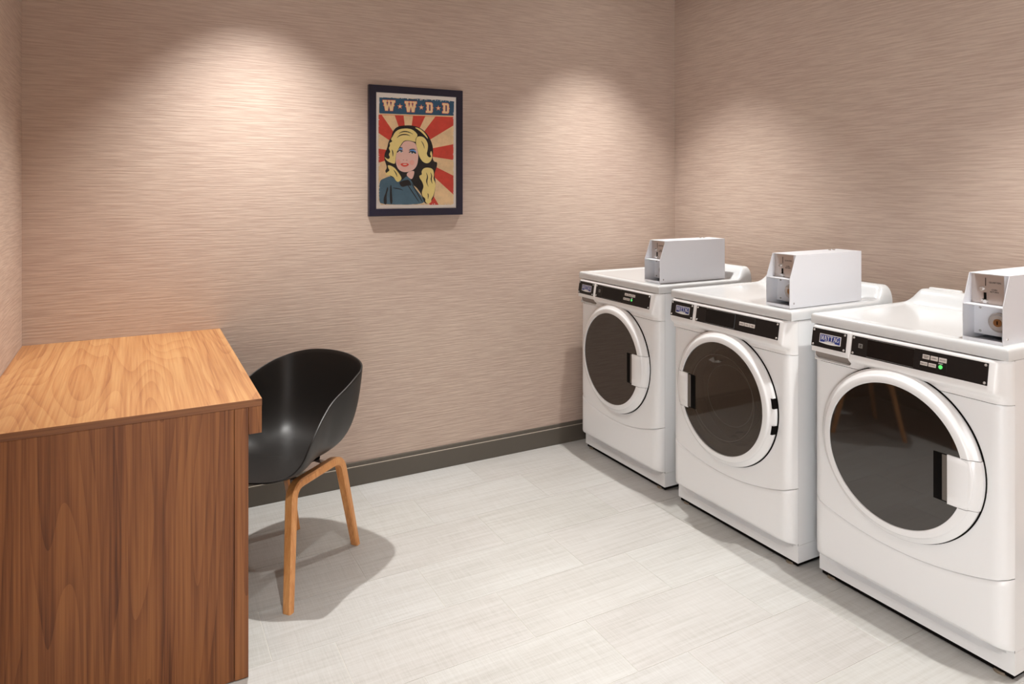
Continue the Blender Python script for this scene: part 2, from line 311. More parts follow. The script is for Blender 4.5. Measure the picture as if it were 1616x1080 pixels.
# poster artwork, millimetres from the picture centre
POSTER = [["cream",[[-200.9,268.1],[-102.0,272.2],[27.1,273.1],[160.8,274.9],[206.4,271.1],[204.7,180.6],[204.7,-271.5],[190.0,-278.1],[-191.7,-273.4],[-205.0,-249.7],[-205.8,178.8]]],["red",[[-49.6,-8.3],[-188.6,180.5],[-205.0,179.7],[-205.0,88.8]]],["red",[[-49.6,-8.3],[-121.1,182.9],[-73.4,183.9]]],["red",[[-49.6,-8.3],[-22.3,185.0],[45.9,186.5]]],["red",[[-49.6,-8.3],[102.4,187.5],[203.7,188.7],[203.7,143.5]]],["red",[[-49.6,-8.3],[203.7,44.0],[203.7,-39.6]]],["red",[[-49.6,-8.3],[203.7,-123.2],[203.7,-223.1]]],["red",[[-49.6,-8.3],[119.7,-276.8],[69.5,-276.2]]],["red",[[-49.6,-8.3],[-205.0,9.6],[-205.0,-61.1]]],["banner",[[-200.9,268.9],[-191.3,267.7],[-180.3,270.2],[-144.1,268.9],[-135.8,271.6],[-102.0,268.2],[-87.9,271.7],[-45.2,271.6],[-25.1,270.0],[6.8,274.1],[27.1,271.8],[56.5,274.1],[86.0,272.5],[109.8,275.3],[145.8,274.0],[176.0,273.0],[208.0,271.2],[206.4,233.1],[204.9,195.1],[56.5,192.1],[-87.9,189.1],[-202.3,187.5],[-201.8,224.9]]],["red",[[-202.3,181.6],[204.9,187.7],[204.9,185.8],[-202.3,179.8]]],["orange",[[-185.5,257.6],[-159.5,258.3],[-159.5,247.6],[-163.0,246.6],[-160.0,228.8],[-156.0,246.7],[-159.5,247.6],[-159.5,258.3],[-141.2,258.8],[-141.2,248.1],[-144.6,247.1],[-140.6,229.2],[-137.6,247.1],[-142.4,247.9],[-142.4,258.8],[-116.1,259.5],[-116.1,245.0],[-121.1,244.9],[-123.2,234.3],[-119.0,231.0],[-125.5,225.6],[-129.6,202.3],[-147.7,201.9],[-147.7,208.8],[-151.0,227.2],[-154.3,208.8],[-154.3,201.8],[-172.2,201.5],[-176.3,224.4],[-182.8,229.6],[-178.0,233.0],[-180.6,243.5],[-185.5,243.4]]],["cream2",[[-183.6,255.8],[-161.4,256.4],[-161.4,249.0],[-165.4,247.8],[-160.1,225.8],[-153.6,248.1],[-157.5,249.1],[-157.5,256.5],[-143.1,256.9],[-143.1,249.4],[-147.0,248.3],[-140.5,226.2],[-135.2,248.6],[-140.5,249.5],[-140.5,256.9],[-118.1,257.5],[-118.1,246.9],[-122.7,246.8],[-125.4,233.4],[-122.1,230.8],[-127.3,226.5],[-131.3,204.1],[-145.7,203.8],[-145.7,209.1],[-151.0,230.2],[-156.2,208.9],[-156.2,203.6],[-170.6,203.4],[-174.5,225.5],[-179.7,229.6],[-175.8,232.3],[-179.0,245.4],[-183.6,245.3]]],["orange",[[-69.2,258.5],[-43.3,259.2],[-43.3,248.2],[-46.8,247.1],[-43.9,228.7],[-40.0,247.3],[-43.4,248.2],[-43.4,259.2],[-25.2,259.6],[-25.2,248.6],[-28.6,247.6],[-24.7,229.1],[-21.8,247.6],[-26.6,248.5],[-26.6,259.6],[-0.5,260.2],[-0.5,245.4],[-5.4,245.3],[-7.5,234.2],[-3.4,230.9],[-9.8,225.4],[-13.8,201.3],[-31.8,201.0],[-31.8,208.1],[-35.0,227.1],[-38.1,208.2],[-38.1,200.9],[-56.0,200.6],[-60.0,224.3],[-66.5,229.6],[-61.7,233.1],[-64.3,244.0],[-69.2,243.9]]],["cream2",[[-67.2,256.7],[-45.3,257.2],[-45.3,249.6],[-49.2,248.4],[-44.0,225.6],[-37.6,248.7],[-41.4,249.7],[-41.4,257.3],[-27.2,257.6],[-27.2,250.0],[-31.1,248.8],[-24.6,226.0],[-19.4,249.1],[-24.6,250.1],[-24.6,257.7],[-2.5,258.2],[-2.5,247.3],[-7.1,247.2],[-9.7,233.4],[-6.4,230.8],[-11.6,226.3],[-15.5,203.2],[-29.8,203.0],[-29.8,208.4],[-35.0,230.2],[-40.1,208.3],[-40.1,202.8],[-54.3,202.6],[-58.2,225.4],[-63.3,229.6],[-59.5,232.4],[-62.7,245.9],[-67.2,245.8]]],["orange",[[46.2,259.2],[80.4,259.2],[87.3,251.7],[87.3,235.6],[91.4,230.6],[87.3,225.7],[87.3,209.6],[80.2,201.9],[46.2,202.2],[46.2,214.5],[51.6,216.1],[51.6,226.6],[47.8,230.6],[51.6,234.5],[51.6,245.2],[46.2,246.8]]],["cream2",[[48.2,257.3],[79.4,257.3],[85.2,250.9],[85.2,234.8],[88.7,230.6],[85.2,226.3],[85.2,210.2],[79.4,203.9],[48.2,204.1],[48.2,213.1],[53.7,214.7],[53.7,227.5],[50.6,230.7],[53.7,233.9],[53.7,246.6],[48.2,248.2]]],["orange",[[64.5,247.7],[72.3,247.7],[74.7,243.4],[74.7,217.8],[72.3,213.5],[64.5,213.6]]],["banner",[[66.3,246.0],[71.2,246.0],[72.9,242.9],[72.9,218.1],[71.3,215.2],[66.3,215.2]]],["orange",[[138.2,260.3],[172.8,260.3],[179.8,252.8],[179.8,237.0],[183.9,232.1],[179.8,227.2],[179.8,211.3],[172.6,203.7],[138.2,204.0],[138.2,216.2],[143.7,217.8],[143.7,228.1],[139.8,232.1],[143.7,236.0],[143.7,246.4],[138.2,248.0]]],["cream2",[[140.3,258.4],[171.7,258.4],[177.6,252.0],[177.6,236.2],[181.2,232.0],[177.6,227.8],[177.6,212.0],[171.7,205.7],[140.3,205.9],[140.3,214.8],[145.8,216.4],[145.8,229.0],[142.7,232.1],[145.8,235.3],[145.8,247.9],[140.3,249.5]]],["orange",[[156.8,248.9],[164.6,248.9],[167.0,244.7],[167.0,219.4],[164.6,215.2],[156.8,215.3]]],["banner",[[158.6,247.2],[163.5,247.2],[165.2,244.2],[165.2,219.7],[163.6,216.9],[158.6,216.9]]],["orange",[[-93.0,244.4],[-89.1,234.0],[-77.4,234.4],[-86.8,227.1],[-83.3,216.5],[-93.0,222.4],[-102.6,215.4],[-99.2,226.4],[-108.6,232.7],[-96.9,233.5]]],["cream2",[[-93.0,239.5],[-90.3,232.3],[-82.2,232.6],[-88.7,227.6],[-86.3,220.3],[-93.0,224.3],[-99.6,219.5],[-97.3,227.1],[-103.7,231.4],[-95.7,232.0]]],["orange",[[22.8,245.7],[26.7,235.1],[38.9,235.5],[29.2,228.1],[32.7,217.4],[22.8,223.4],[12.8,216.3],[16.3,227.4],[6.7,233.8],[18.8,234.7]]],["cream2",[[22.8,240.7],[25.5,233.4],[33.9,233.7],[27.2,228.6],[29.6,221.2],[22.8,225.3],[15.9,220.5],[18.3,228.1],[11.7,232.5],[20.0,233.1]]],["orange",[[117.3,246.8],[121.3,236.1],[133.8,236.5],[123.9,229.0],[127.5,218.1],[117.3,224.2],[107.1,217.1],[110.7,228.3],[100.8,234.7],[113.2,235.6]]],["cream2",[[117.3,241.8],[120.1,234.4],[128.6,234.7],[121.8,229.5],[124.3,222.0],[117.3,226.2],[110.2,221.3],[112.7,229.0],[105.9,233.5],[114.4,234.1]]],["black",[[-138.2,69.6],[-131.4,100.2],[-108.9,124.9],[-65.6,133.2],[-24.2,134.0],[17.7,123.4],[50.6,98.1],[71.9,67.8],[86.2,32.6],[88.6,-2.9],[83.8,-29.7],[93.3,-51.8],[111.5,-51.5],[110.1,-73.9],[102.9,-91.8],[93.3,-118.7],[102.9,-154.3],[100.5,-190.0],[93.3,-225.6],[88.6,-243.4],[64.8,-269.9],[41.2,-269.6],[27.1,-234.1],[17.7,-212.0],[-14.9,-172.3],[-93.0,-155.0],[-115.7,-146.4],[-156.1,-120.7],[-173.9,-103.7],[-160.6,-86.3],[-169.5,-60.6],[-176.2,-39.2],[-173.9,-13.3],[-160.6,12.9],[-153.9,47.5]]],["denim",[[-202.8,-152.0],[-173.9,-138.1],[-144.9,-127.1],[-124.7,-137.8],[-97.5,-155.0],[-79.3,-146.2],[-56.5,-124.3],[-38.0,-141.7],[-26.5,-159.2],[-14.9,-185.5],[8.4,-211.9],[27.1,-234.1],[45.9,-275.0],[-191.7,-272.1],[-204.1,-249.7]]],["black",[[-177.5,-271.4],[-180.6,-241.3],[-169.5,-215.6],[-160.6,-181.1],[-153.9,-189.7],[-165.0,-224.2],[-161.5,-271.6]]],["black",[[-144.9,-269.7],[-147.2,-232.9],[-144.9,-172.5],[-138.2,-172.5],[-135.9,-215.7],[-131.4,-267.7]]],["black",[[-93.0,-155.0],[-61.0,-146.2],[-42.7,-146.1],[-28.8,-176.7],[-49.6,-174.5],[-83.9,-185.5],[-97.5,-163.7]]],["black",[[-61.0,-163.6],[-56.5,-161.4],[13.0,-260.5],[7.4,-261.3]]],["black",[[-33.4,-163.6],[-29.7,-161.4],[32.7,-260.7],[27.1,-262.8]]],["black",[[-131.4,-185.4],[-93.0,-189.8],[-70.2,-202.9],[-93.0,-195.0],[-129.2,-189.8]]],["blonde",[[-131.4,48.2],[-142.7,58.7],[-131.4,74.2],[-120.2,96.2],[-97.5,112.3],[-61.0,118.1],[-28.8,115.0],[-5.6,98.3],[3.7,83.2],[-10.3,65.1],[-8.0,47.6],[-28.8,53.6],[-56.5,57.1],[-74.8,52.1],[-88.4,32.1],[-99.8,14.4],[-111.1,-7.6],[-116.6,-33.7],[-117.9,-59.7],[-122.4,-66.3],[-142.7,-60.1],[-160.6,-51.8],[-171.7,-39.1],[-174.8,-29.7],[-156.1,-44.0],[-144.9,-34.3],[-153.9,-17.2],[-142.7,-4.0],[-153.9,13.0],[-144.9,26.2],[-149.4,41.2]]],["blonde",[[-1.0,78.6],[27.1,79.6],[45.9,67.0],[60.1,40.8],[57.7,9.7],[50.6,-12.7],[64.8,-30.1],[79.0,-25.4],[69.5,-12.3],[76.7,10.1],[83.8,-11.9],[81.4,-38.7],[64.8,-59.0],[41.2,-59.4],[22.4,-44.2],[8.4,-18.0],[1.4,8.3],[-5.6,34.5],[-8.0,56.4]]],["blonde",[[-14.9,124.3],[3.7,123.7],[31.8,108.5],[55.3,80.6],[60.1,65.2],[45.9,80.2],[22.4,101.5],[-1.0,116.1]]],["blonde",[[-158.3,-69.0],[-124.7,-81.5],[-106.6,-103.0],[-93.0,-120.2],[-81.6,-141.9],[-102.1,-159.4],[-115.7,-150.8],[-124.7,-133.5],[-142.7,-124.9],[-173.9,-120.9],[-160.6,-107.8],[-147.2,-99.1],[-156.1,-86.2]]],["blonde",[[36.5,-83.8],[64.8,-81.2],[88.6,-89.8],[93.3,-118.7],[88.6,-141.0],[102.9,-163.2],[98.1,-198.9],[88.6,-230.1],[76.7,-247.8],[79.0,-261.2],[60.1,-272.1],[43.5,-260.8],[45.9,-243.1],[27.1,-229.7],[24.7,-207.6],[36.5,-181.1],[27.1,-154.6],[13.0,-137.0],[10.7,-123.8],[27.1,-119.2],[22.4,-101.6]]],["skin",[[-83.9,32.3],[-72.5,50.0],[-47.3,55.2],[-14.9,46.5],[-5.6,34.5],[-1.0,12.6],[6.0,-13.7],[4.6,-44.5],[-1.0,-71.0],[-14.9,-91.0],[-38.0,-103.1],[-65.6,-107.8],[-88.4,-102.8],[-104.3,-89.9],[-113.4,-68.3],[-116.6,-46.7],[-113.4,-16.3],[-102.1,7.9]]],["skin",[[-47.3,-104.1],[-14.9,-97.6],[-17.2,-119.6],[-28.8,-146.0],[-47.3,-133.8],[-60.1,-119.9]]],["blush",[[-113.4,-46.6],[-97.5,-39.8],[-87.5,-57.1],[-95.3,-76.8],[-108.4,-70.4]]],["blush",[[-42.7,-49.8],[-24.2,-41.5],[-13.1,-55.8],[-24.2,-73.6],[-40.4,-67.2]]],["blue",[[-101.2,7.9],[-93.0,18.1],[-79.3,15.0],[-77.1,5.4],[-88.4,8.2],[-97.5,3.6]]],["blue",[[-43.6,0.1],[-35.7,9.5],[-17.2,10.9],[-4.7,-0.7],[-5.6,-7.3],[-19.6,-0.2],[-33.4,2.1]]],["white",[[-97.5,-0.7],[-88.4,3.9],[-77.1,-3.3],[-83.9,-7.8],[-93.9,-6.3]]],["white",[[-40.4,-5.9],[-28.8,-0.4],[-14.9,-6.2],[-21.9,-12.9],[-35.7,-11.1]]],["navy",[[-90.7,2.5],[-83.0,0.9],[-83.0,-6.0],[-90.3,-6.2]]],["navy",[[-32.5,-1.3],[-23.3,-2.0],[-22.3,-10.8],[-31.6,-11.0]]],["black",[[-112.9,-5.9],[-101.2,4.8],[-87.5,7.4],[-74.8,-0.6],[-78.4,-2.9],[-89.4,3.0],[-99.8,-1.2],[-107.5,-9.2]]],["black",[[-48.2,-4.3],[-34.4,2.6],[-18.6,1.2],[-2.8,-8.6],[-10.3,-12.7],[-20.5,-5.0],[-33.4,-2.2],[-43.6,-8.6]]],["black",[[-103.0,10.9],[-94.8,22.4],[-79.3,19.3],[-78.4,15.9],[-93.0,17.7]]],["black",[[-47.3,0.9],[-40.8,12.5],[-14.9,15.3],[-2.4,5.1],[-15.8,10.9],[-37.1,8.6]]],["shade",[[-80.2,-43.9],[-72.5,-41.5],[-69.3,-45.9],[-77.1,-46.4]]],["shade",[[-64.7,-45.8],[-54.2,-42.1],[-50.0,-45.5],[-60.1,-48.7]]],["lip",[[-93.0,-66.3],[-80.2,-59.6],[-70.2,-61.6],[-55.5,-59.6],[-42.7,-67.3],[-54.2,-77.1],[-70.2,-80.3],[-83.9,-75.7]]],["white",[[-80.2,-66.1],[-54.2,-64.8],[-58.7,-69.3],[-74.8,-69.9]]],["black",[[-106.6,85.9],[-79.3,104.3],[-47.3,103.3],[-14.9,84.8],[-47.3,98.1],[-78.4,98.7]]],["black",[[-115.7,61.7],[-93.0,86.4],[-56.5,89.9],[-33.4,77.5],[-58.7,84.5],[-90.7,80.8]]],["black",[[17.7,61.6],[36.5,40.1],[41.2,9.3],[32.7,35.6]]],["black",[[-138.2,13.4],[-126.9,-7.9],[-131.4,-34.0],[-133.7,-10.2]]],["black",[[45.9,-101.4],[55.3,-127.9],[45.9,-154.5],[64.8,-190.0],[53.0,-158.9],[61.0,-127.8]]],["black",[[69.5,-101.1],[78.1,-123.3],[71.9,-145.5],[86.2,-172.2],[78.1,-145.5],[83.8,-123.2]]],["black",[[55.3,-212.1],[64.8,-225.5],[57.7,-252.1],[59.1,-227.7]]],["black",[[-131.4,-90.2],[-111.1,-111.7],[-106.6,-137.7],[-115.7,-116.1]]]]

# ---------------------------------------------------------------- laundry machines
# local frame: x = depth (0 at the lid's front edge, growing towards the wall), y = 0 near side .. WID far side, z up
WID, XBODY, DEPTH = .686, .042, .625
ZS, ZDOOR, RDOOR, RG = .9657, .583, .281, .235
def seam(y): return .25 + .062 * ((y - WID / 2) / (WID / 2)) ** 2
def xf(y, e=.046):
    """front skin: flat in the middle, rounded back to the cabinet at both sides"""
    t = min(y - .003, WID - .003 - y) / e
    if t >= 1: return 0.0
    t = max(t, 0.0); return XBODY * (1 - sqrt(max(0.0, 1 - (1 - t) ** 2)))
def ys_fine(n=44):
    a, b = .003, WID - .003
    return sorted(set([a + .05 * (i / 10) ** 1.6 for i in range(11)] + [b - .05 * (i / 10) ** 1.6 for i in range(11)] + lin(a + .05, b - .05, n)))
def xcons(z):
    """console bulge along z: out over a lip at the bottom, then leaning back towards the lid"""
    if z <= .842: return 0.0
    if z <= .872: return -.019 * sin(pi / 2 * sstep(.842, .872, z) )
    return -.019 + (z - .872) / (.958 - .872) * .014
def plate_x(z): return xcons(z) - .0006
TILT = atan2(.014, .086)
def on_console(y, z, lift=.001):
    """matrix whose local X runs towards the viewer's right, Y up the leaning console, Z out of it"""
    X = Vector((0, -1, 0)); Y = Vector((sin(TILT), 0, cos(TILT))); Z = X.cross(Y)
    m = Matrix((( X.x, Y.x, Z.x, 0), (X.y, Y.y, Z.y, 0), (X.z, Y.z, Z.z, 0), (0, 0, 0, 1)))
    p = Vector((xcons(z), y, z)) + Z * lift
    return Matrix.Translation(p) @ m
def cplate(name, ya, yb, za, zb, th, m, parent, lift=0.0, bev=.0006, rad=0.0, label=None):
    """a thin plate lying on the leaning console; ya > yb (viewer's left to right)"""
    zc = (za + zb) / 2; M = on_console((ya + yb) / 2, zc, 0)
    w = abs(ya - yb) / 2; h = abs(zb - za) / 2 / cos(TILT); bm = bmesh.new()
    if rad > 0:
        pts = []
        for cx, cy, a in ((w - rad, h - rad, 0), (-w + rad, h - rad, 90), (-w + rad, -h + rad, 180), (w - rad, -h + rad, 270)):
            pts += [(cx + rad * cos(radians(a + t)), cy + rad * sin(radians(a + t))) for t in (0, 22.5, 45, 67.5, 90)]
        prism(bm, pts, lift - .0005, lift + th, lambda p, l: (p[0], p[1], l))
    else: bbox(bm, -w, w, -h, h, lift - .0005, lift + th, bev, 1)
    bm.transform(M); return from_bm(name, bm, m, parent, label)
GLY = {  # strokes of slab letters in a unit box: (x0, y0, x1, y1, width)
 'M': [(.12, 0, .12, 1, .1), (.86, 0, .86, 1, .17), (.14, 1, .5, .08, .15), (.5, .08, .86, 1, .1), (0, .05, .28, .05, .1), (.7, .05, 1, .05, .1), (0, .95, .2, .95, .1), (.8, .95, 1, .95, .1)],
 'A': [(.12, 0, .5, 1, .1), (.5, 1, .86, 0, .22), (.26, .34, .74, .34, .09), (0, .05, .28, .05, .1), (.68, .05, 1, .05, .1)],
 'Y': [(.1, 1, .5, .5, .22), (.9, 1, .5, .5, .1), (.5, .5, .5, 0, .2), (0, .95, .34, .95, .1), (.72, .95, 1, .95, .1), (.34, .05, .66, .05, .1)],
 'T': [(.5, 0, .5, 1, .22), (0, .94, 1, .94, .12), (.04, .98, .04, .7, .09), (.96, .98, .96, .7, .09), (.32, .05, .68, .05, .1)],
 'G': [(.9, .7, .84, .9, .1), (.84, .93, .5, .98, .12), (.5, .98, .2, .82, .15), (.17, .84, .1, .5, .22), (.1, .5, .17, .16, .22), (.17, .18, .5, .03, .15), (.5, .03, .84, .1, .12), (.86, .06, .86, .42, .16), (.62, .42, 1, .42, .1)]}
def letters(name, word, x0, y0, w, h, gap, M, m, parent, arch=0.0):
    bm = bmesh.new(); cw = (w - gap * (len(word) - 1)) / len(word)
    for k, ch in enumerate(word):
        ox = x0 + k * (cw + gap)
        for q, (a, b, c, d, t) in enumerate(GLY[ch]):
            p, r = Vector((ox + a * cw, y0 + b * h)), Vector((ox + c * cw, y0 + d * h)); v = (r - p).normalized(); nrm = Vector((-v.y, v.x)) * t * cw / 2
            vs = [bm.verts.new((s.x, s.y, .00003 * q)) for s in (p - nrm, r - nrm, r + nrm, p + nrm)]
            bm.faces.new(vs)
    bm.transform(M); me = bpy.data.meshes.new(name); bm.to_mesh(me); bm.free(); return link(name, me, m, parent)

def make_machine(name, loc, label, group, kind, buttons, coin):
    dryer = kind == 'dryer'
    root = empty(name, loc, 0, label, 'dryer' if dryer else 'washing machine', group)
    # cabinet, open at the front behind the door
    bm = bmesh.new()
    y0, y1, x0, x1, z0, z1 = .004, WID - .004, XBODY, DEPTH - .004, .0875, ZS - .003
    P = lambda x, y, z: bm.verts.new((x, y, z))
    v = [P(x0, y0, z0), P(x0, y1, z0), P(x0, y1, z1), P(x0, y0, z1), P(x1, y0, z0), P(x1, y1, z0), P(x1, y1, z1), P(x1, y0, z1)]
    for f in ((0, 4, 5, 1), (1, 5, 6, 2), (2, 6, 7, 3), (3, 7, 4, 0), (4, 7, 6, 5)): bm.faces.new([v[i] for i in f])
    # front flanges either side of the opening
    for a, b in ((y0, y0 + .05), (y1 - .05, y1)):
        q = [P(x0, a, z0), P(x0, b, z0), P(x0, b, z1), P(x0, a, z1)]; bm.faces.new(q)
    cab = from_bm('cabinet', bm, M_ENAMEL, root, sm=None)
    for ys_ in (.0034, WID - .0042):
        bm = bmesh.new(); bbox(bm, XBODY - .0006, XBODY + .0008, ys_, ys_ + .0008, .0875, ZS - .003); from_bm('side_joint', bm, M_JOINT, root, sm=None)
    # kick base with a scooped front
    bm = bmesh.new(); zb0, zb1 = .019, .0865
    ys = lin(y0, y1, 60); zs = lin(zb0, zb1, 16)
    def kick(y, z):
        u = abs(y - WID / 2) / (WID / 2 - .012); edge = .048 + .05 * max(0, u) ** 9
        return (XBODY + .020 * sstep(edge, edge + .012, z) * (1 - .25 * sstep(.06, .0865, z)), y, z)
    R = grid(bm, ys, zs, kick)
    bk = [[bm.verts.new((x1, y, z)) for z in (zb0, zb1)] for y in (y0, y1)]
    bm.faces.new([bk[0][0], bk[0][1], bk[1][1], bk[1][0]])
    bm.faces.new([R[0][j] for j in range(len(zs))] + [bk[0][1], bk[0][0]])
    bm.faces.new([R[-1][j] for j in range(len(zs))] + [bk[1][1], bk[1][0]])
    bm.faces.new([R[i][0] for i in range(len(ys))] + [bk[1][0], bk[0][0]])
    bm.faces.new([R[i][-1] for i in range(len(ys))] + [bk[1][1], bk[0][1]])
    from_bm('kick_base', bm, M_ENAMEL, root)
    for fx in (.062, DEPTH - .06):
        for fy in (.05, WID - .05):
            bm = bmesh.new(); cyl(bm, (fx, fy, 0.0), (fx, fy, .007), .022, .02); cyl(bm, (fx, fy, .007), (fx, fy, .020), .009)
            from_bm('levelling_foot', bm, M_FOOT, root)
    bm = bmesh.new(); bbox(bm, XBODY + .007, DEPTH - .03, .012, WID - .012, .0035, .0192); from_bm('underbody_shade', bm, M_DARKGAP, root, sm=None)  # dark box stands in for the shade in the gap underneath
    # lower front panel
    bm = bmesh.new(); yy = ys_fine(); rows = []
    vs = [0.0, .004, .012, .03] + lin(.08, .92, 10) + [.985, 1.0]
    def low(y, v):
        zl, zh = .0955, seam(y) - .0012; z = zl + v * (zh - zl); x = xf(y)
        lipb = .012 * (1 - sqrt(max(0, 1 - (1 - min(1, (z - zl) / .012)) ** 2))); lipt = .003 * (1 - min(1, (zh - z) / .003))
        return (x + lipb * (1 - x / XBODY) + lipt * (1 - x / XBODY), y, z)
    R = grid(bm, yy, vs, low)
    for j in (0, -1):
        B = [bm.verts.new((XBODY, r[j].co.y, r[j].co.z)) for r in R]
        for i in range(len(R) - 1): bm.faces.new((R[i][j], R[i + 1][j], B[i + 1], B[i]))
    from_bm('lower_panel', bm, M_ENAMEL, root, sm=50)
    # middle front panel with the round door opening
    bm = bmesh.new(); yc, zc, zt = WID / 2, ZDOOR, .8285; ya, yb = .003, WID - .003; RH = .2385
    angs = sorted(set([round(2 * pi * i / 128, 6) for i in range(128)] + [round(atan2(zz - zc, yy_ - yc) % (2 * pi), 6) for yy_, zz in ((ya, zt), (yb, zt), (ya, seam(ya) + .0012), (yb, seam(yb) + .0012))]))
    def hit(a):
        lo, hi = .2, .9
        for _ in range(30):
            m_ = (lo + hi) / 2; y, z = yc + m_ * cos(a), zc + m_ * sin(a)
            if ya - 1e-9 <= y <= yb + 1e-9 and seam(min(max(y, ya), yb)) + .0012 <= z <= zt: lo = m_
            else: hi = m_
        return lo
    rows = []
    for a in angs:
        r1 = max(hit(a), RH + .0005); rr = []
        for k in range(19):
            r = RH + (r1 - RH) * (k / 18) ** .8; y, z = yc + r * cos(a), zc + r * sin(a)
            rr.append(bm.verts.new((xf(min(max(y, ya), yb)), y, z)))
        rr.insert(0, bm.verts.new((.05, yc + RH * cos(a), zc + RH * sin(a))))
        rr.append(bm.verts.new((min(XBODY, rr[-1].co.x + .01) if rr[-1].co.x < XBODY else XBODY, rr[-1].co.y, rr[-1].co.z)))
        rows.append(rr)
    for i in range(len(rows)):
        A, B = rows[i], rows[(i + 1) % len(rows)]
        for k in range(len(A) - 1): bm.faces.new((A[k], B[k], B[k + 1], A[k + 1]))
    from_bm('front_panel', bm, M_ENAMEL, root, sm=50)
    # control console
    bm = bmesh.new(); yy = sorted(set(ys_fine(90) + lin(.003, .06, 24) + lin(.50, .53, 20) + lin(.655, .683, 20)))
    zz = [.8305, .832] + lin(.834, .865, 26) + [.8659, .8661] + lin(.868, .962, 40)
    def cons(y, z):
        b = xcons(z) * (sstep(.012, .034, y)) * (1 - .35 * sstep(WID - .012, WID - .003, y))
        if dryer and .517 < y < .682 and z < .866: b *= 0.0
        x = xf(y, .05 if y < WID / 2 else .02) * (1 if y < WID / 2 else .75) + b
        x += .0022 * math.exp(-((y - .5115) / .0022) ** 2) * sstep(.86, .875, z)          # joint between the two plates
        x += .004 * (1 - sstep(.957, .962, z) * 0) * sstep(.955, .962, z)
        if dryer:
            cy, cz, hw, hh = .597, .852, .080, .0175; r = .015
            qx, qz = max(abs(y - cy) - hw + r, 0), max(abs(z - cz) - hh + r, 0)
            dd = sqrt(qx * qx + qz * qz) - r
            if z < .866: x += .014 * (1 - sstep(-.002, .0, dd))
        return (min(x, .06), y, z)
    R = grid(bm, yy, zz, cons)
    for j in (0, -1):
        B = [bm.verts.new((XBODY + .003, r[j].co.y, r[j].co.z)) for r in R]
        for i in range(len(R) - 1): bm.faces.new((R[i][j], R[i + 1][j], B[i + 1], B[i]))
    con = from_bm('control_console', bm, M_PLASTIC, root, sm=55)
    if dryer:                                                                                # grip under the name plate, its recess shade painted grey
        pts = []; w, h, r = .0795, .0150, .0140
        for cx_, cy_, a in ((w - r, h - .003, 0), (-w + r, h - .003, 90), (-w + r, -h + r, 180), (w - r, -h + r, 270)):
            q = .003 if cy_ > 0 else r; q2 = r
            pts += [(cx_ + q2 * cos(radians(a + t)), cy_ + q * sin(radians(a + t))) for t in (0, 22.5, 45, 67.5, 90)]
        bm = bmesh.new(); prism(bm, pts, .0125, .02, lambda p, l: (l, .597 - p[0], .8518 + p[1])); from_bm('grip_cup_shade', bm, M_CUP_SHADE, con, sm=None, label='recessed finger grip with its shade painted grey')
    cplate('name_plate', .672, .527, .884, .951, .0016, M_PLATE, con)
    cplate('control_plate', .506, .050, .884, .951, .0016, M_PLATE, con)
    for sy, sz in ((.665, .944), (.535, .944), (.665, .891), (.535, .891), (.499, .944), (.499, .891), (.058, .944), (.058, .891)):
        bm = bmesh.new(); cyl(bm, (0, 0, .001), (0, 0, .0032), .0045, .0034, 14); bm.transform(on_console(sy, sz, 0)); from_bm('screw', bm, M_CHROME, con)
    # maker's badge
    bm = bmesh.new(); w, h = .0445, .0165
    pts = [(-w, h), (-w, -h)] + [(-w + 2 * w * i / 10, -h - .0035 * sin(pi * i / 10)) for i in range(1, 10)] + [(w, -h), (w, h)]
    prism(bm, pts, .0014, .0024, lambda p, l: (p[0], p[1], l)); bm.transform(on_console(.5935, .9185, 0)); bd = from_bm('badge', bm, M_WHITE, con, sm=None)
    bm = bmesh.new(); w, h = .0418, .0142
    pts = [(-w, h), (-w, -h)] + [(-w + 2 * w * i / 10, -h + .002 * sin(pi * i / 10)) for i in range(1, 10)] + [(w, -h), (w, h)]
    prism(bm, pts, .0023, .0027, lambda p, l: (p[0], p[1], l)); bm.transform(on_console(.5935, .9185, 0)); from_bm('badge_field', bm, M_BLUE, con, sm=None)
    letters('badge_lettering', 'MAYTAG', -.0375, -.0055, .075, .0175, .0012, on_console(.5935, .9185, .0029), M_WHITE, con)
    text('badge_lettering', 'COMMERCIAL', .0068, on_console(.5935, .9085, .0029), M_WHITE, con, .0002)
    # symbol, display, button field
    if not (kind == 'washer'):
        cplate('symbol', .479, .463, .912, .927, .0004, M_GREY, con, .0016)
        text('symbol_mark', '♦', .011, on_console(.471, .9195, .0022), M_PLATE, con) if False else cplate('symbol_mark', .4755, .4665, .9155, .9185, .0003, M_PLATE, con, .002)
        cplate('symbol_mark', .4755, .4665, .9205, .9235, .0003, M_PLATE, con, .002)
    cplate('display', .445, .277, .888, .948, .0006, M_SCREEN, con, .0016, label='glossy black display window')
    for a, b, c, e in ((.4455, .2765, .9475, .9482), (.4455, .2765, .8875, .8882)):
        cplate('display_rim', a, b, c, e, .0003, M_GREY, con, .0022)
    cplate('button_field', .2595, .171, .892, .9455, .0006, M_PANELBLK, con, .0016)
    bl = []
    if buttons == 5:
        bl = [(.2495, .2265, .9235, .9375, 'COTTON\nHEAVY'), (.2235, .200, .9235, .9375, 'NORMAL'), (.197, .1725, .9235, .9375, 'DELICATE'), (.2555, .2315, .9025, .9140, 'PERM LOW'), (.2285, .204, .9025, .9140, 'COTTON')]
    elif buttons == 4:
        bl = [(.2500, .2225, .9250, .9375, 'HEAVY'), (.2205, .1935, .9250, .9375, 'NORMAL'), (.1915, .165, .9250, .9375, 'DELICATE'), (.2580, .2310, .9030, .9140, 'PERM LOW'), (.2290, .204, .9030, .9140, 'COTTON')]
    else:
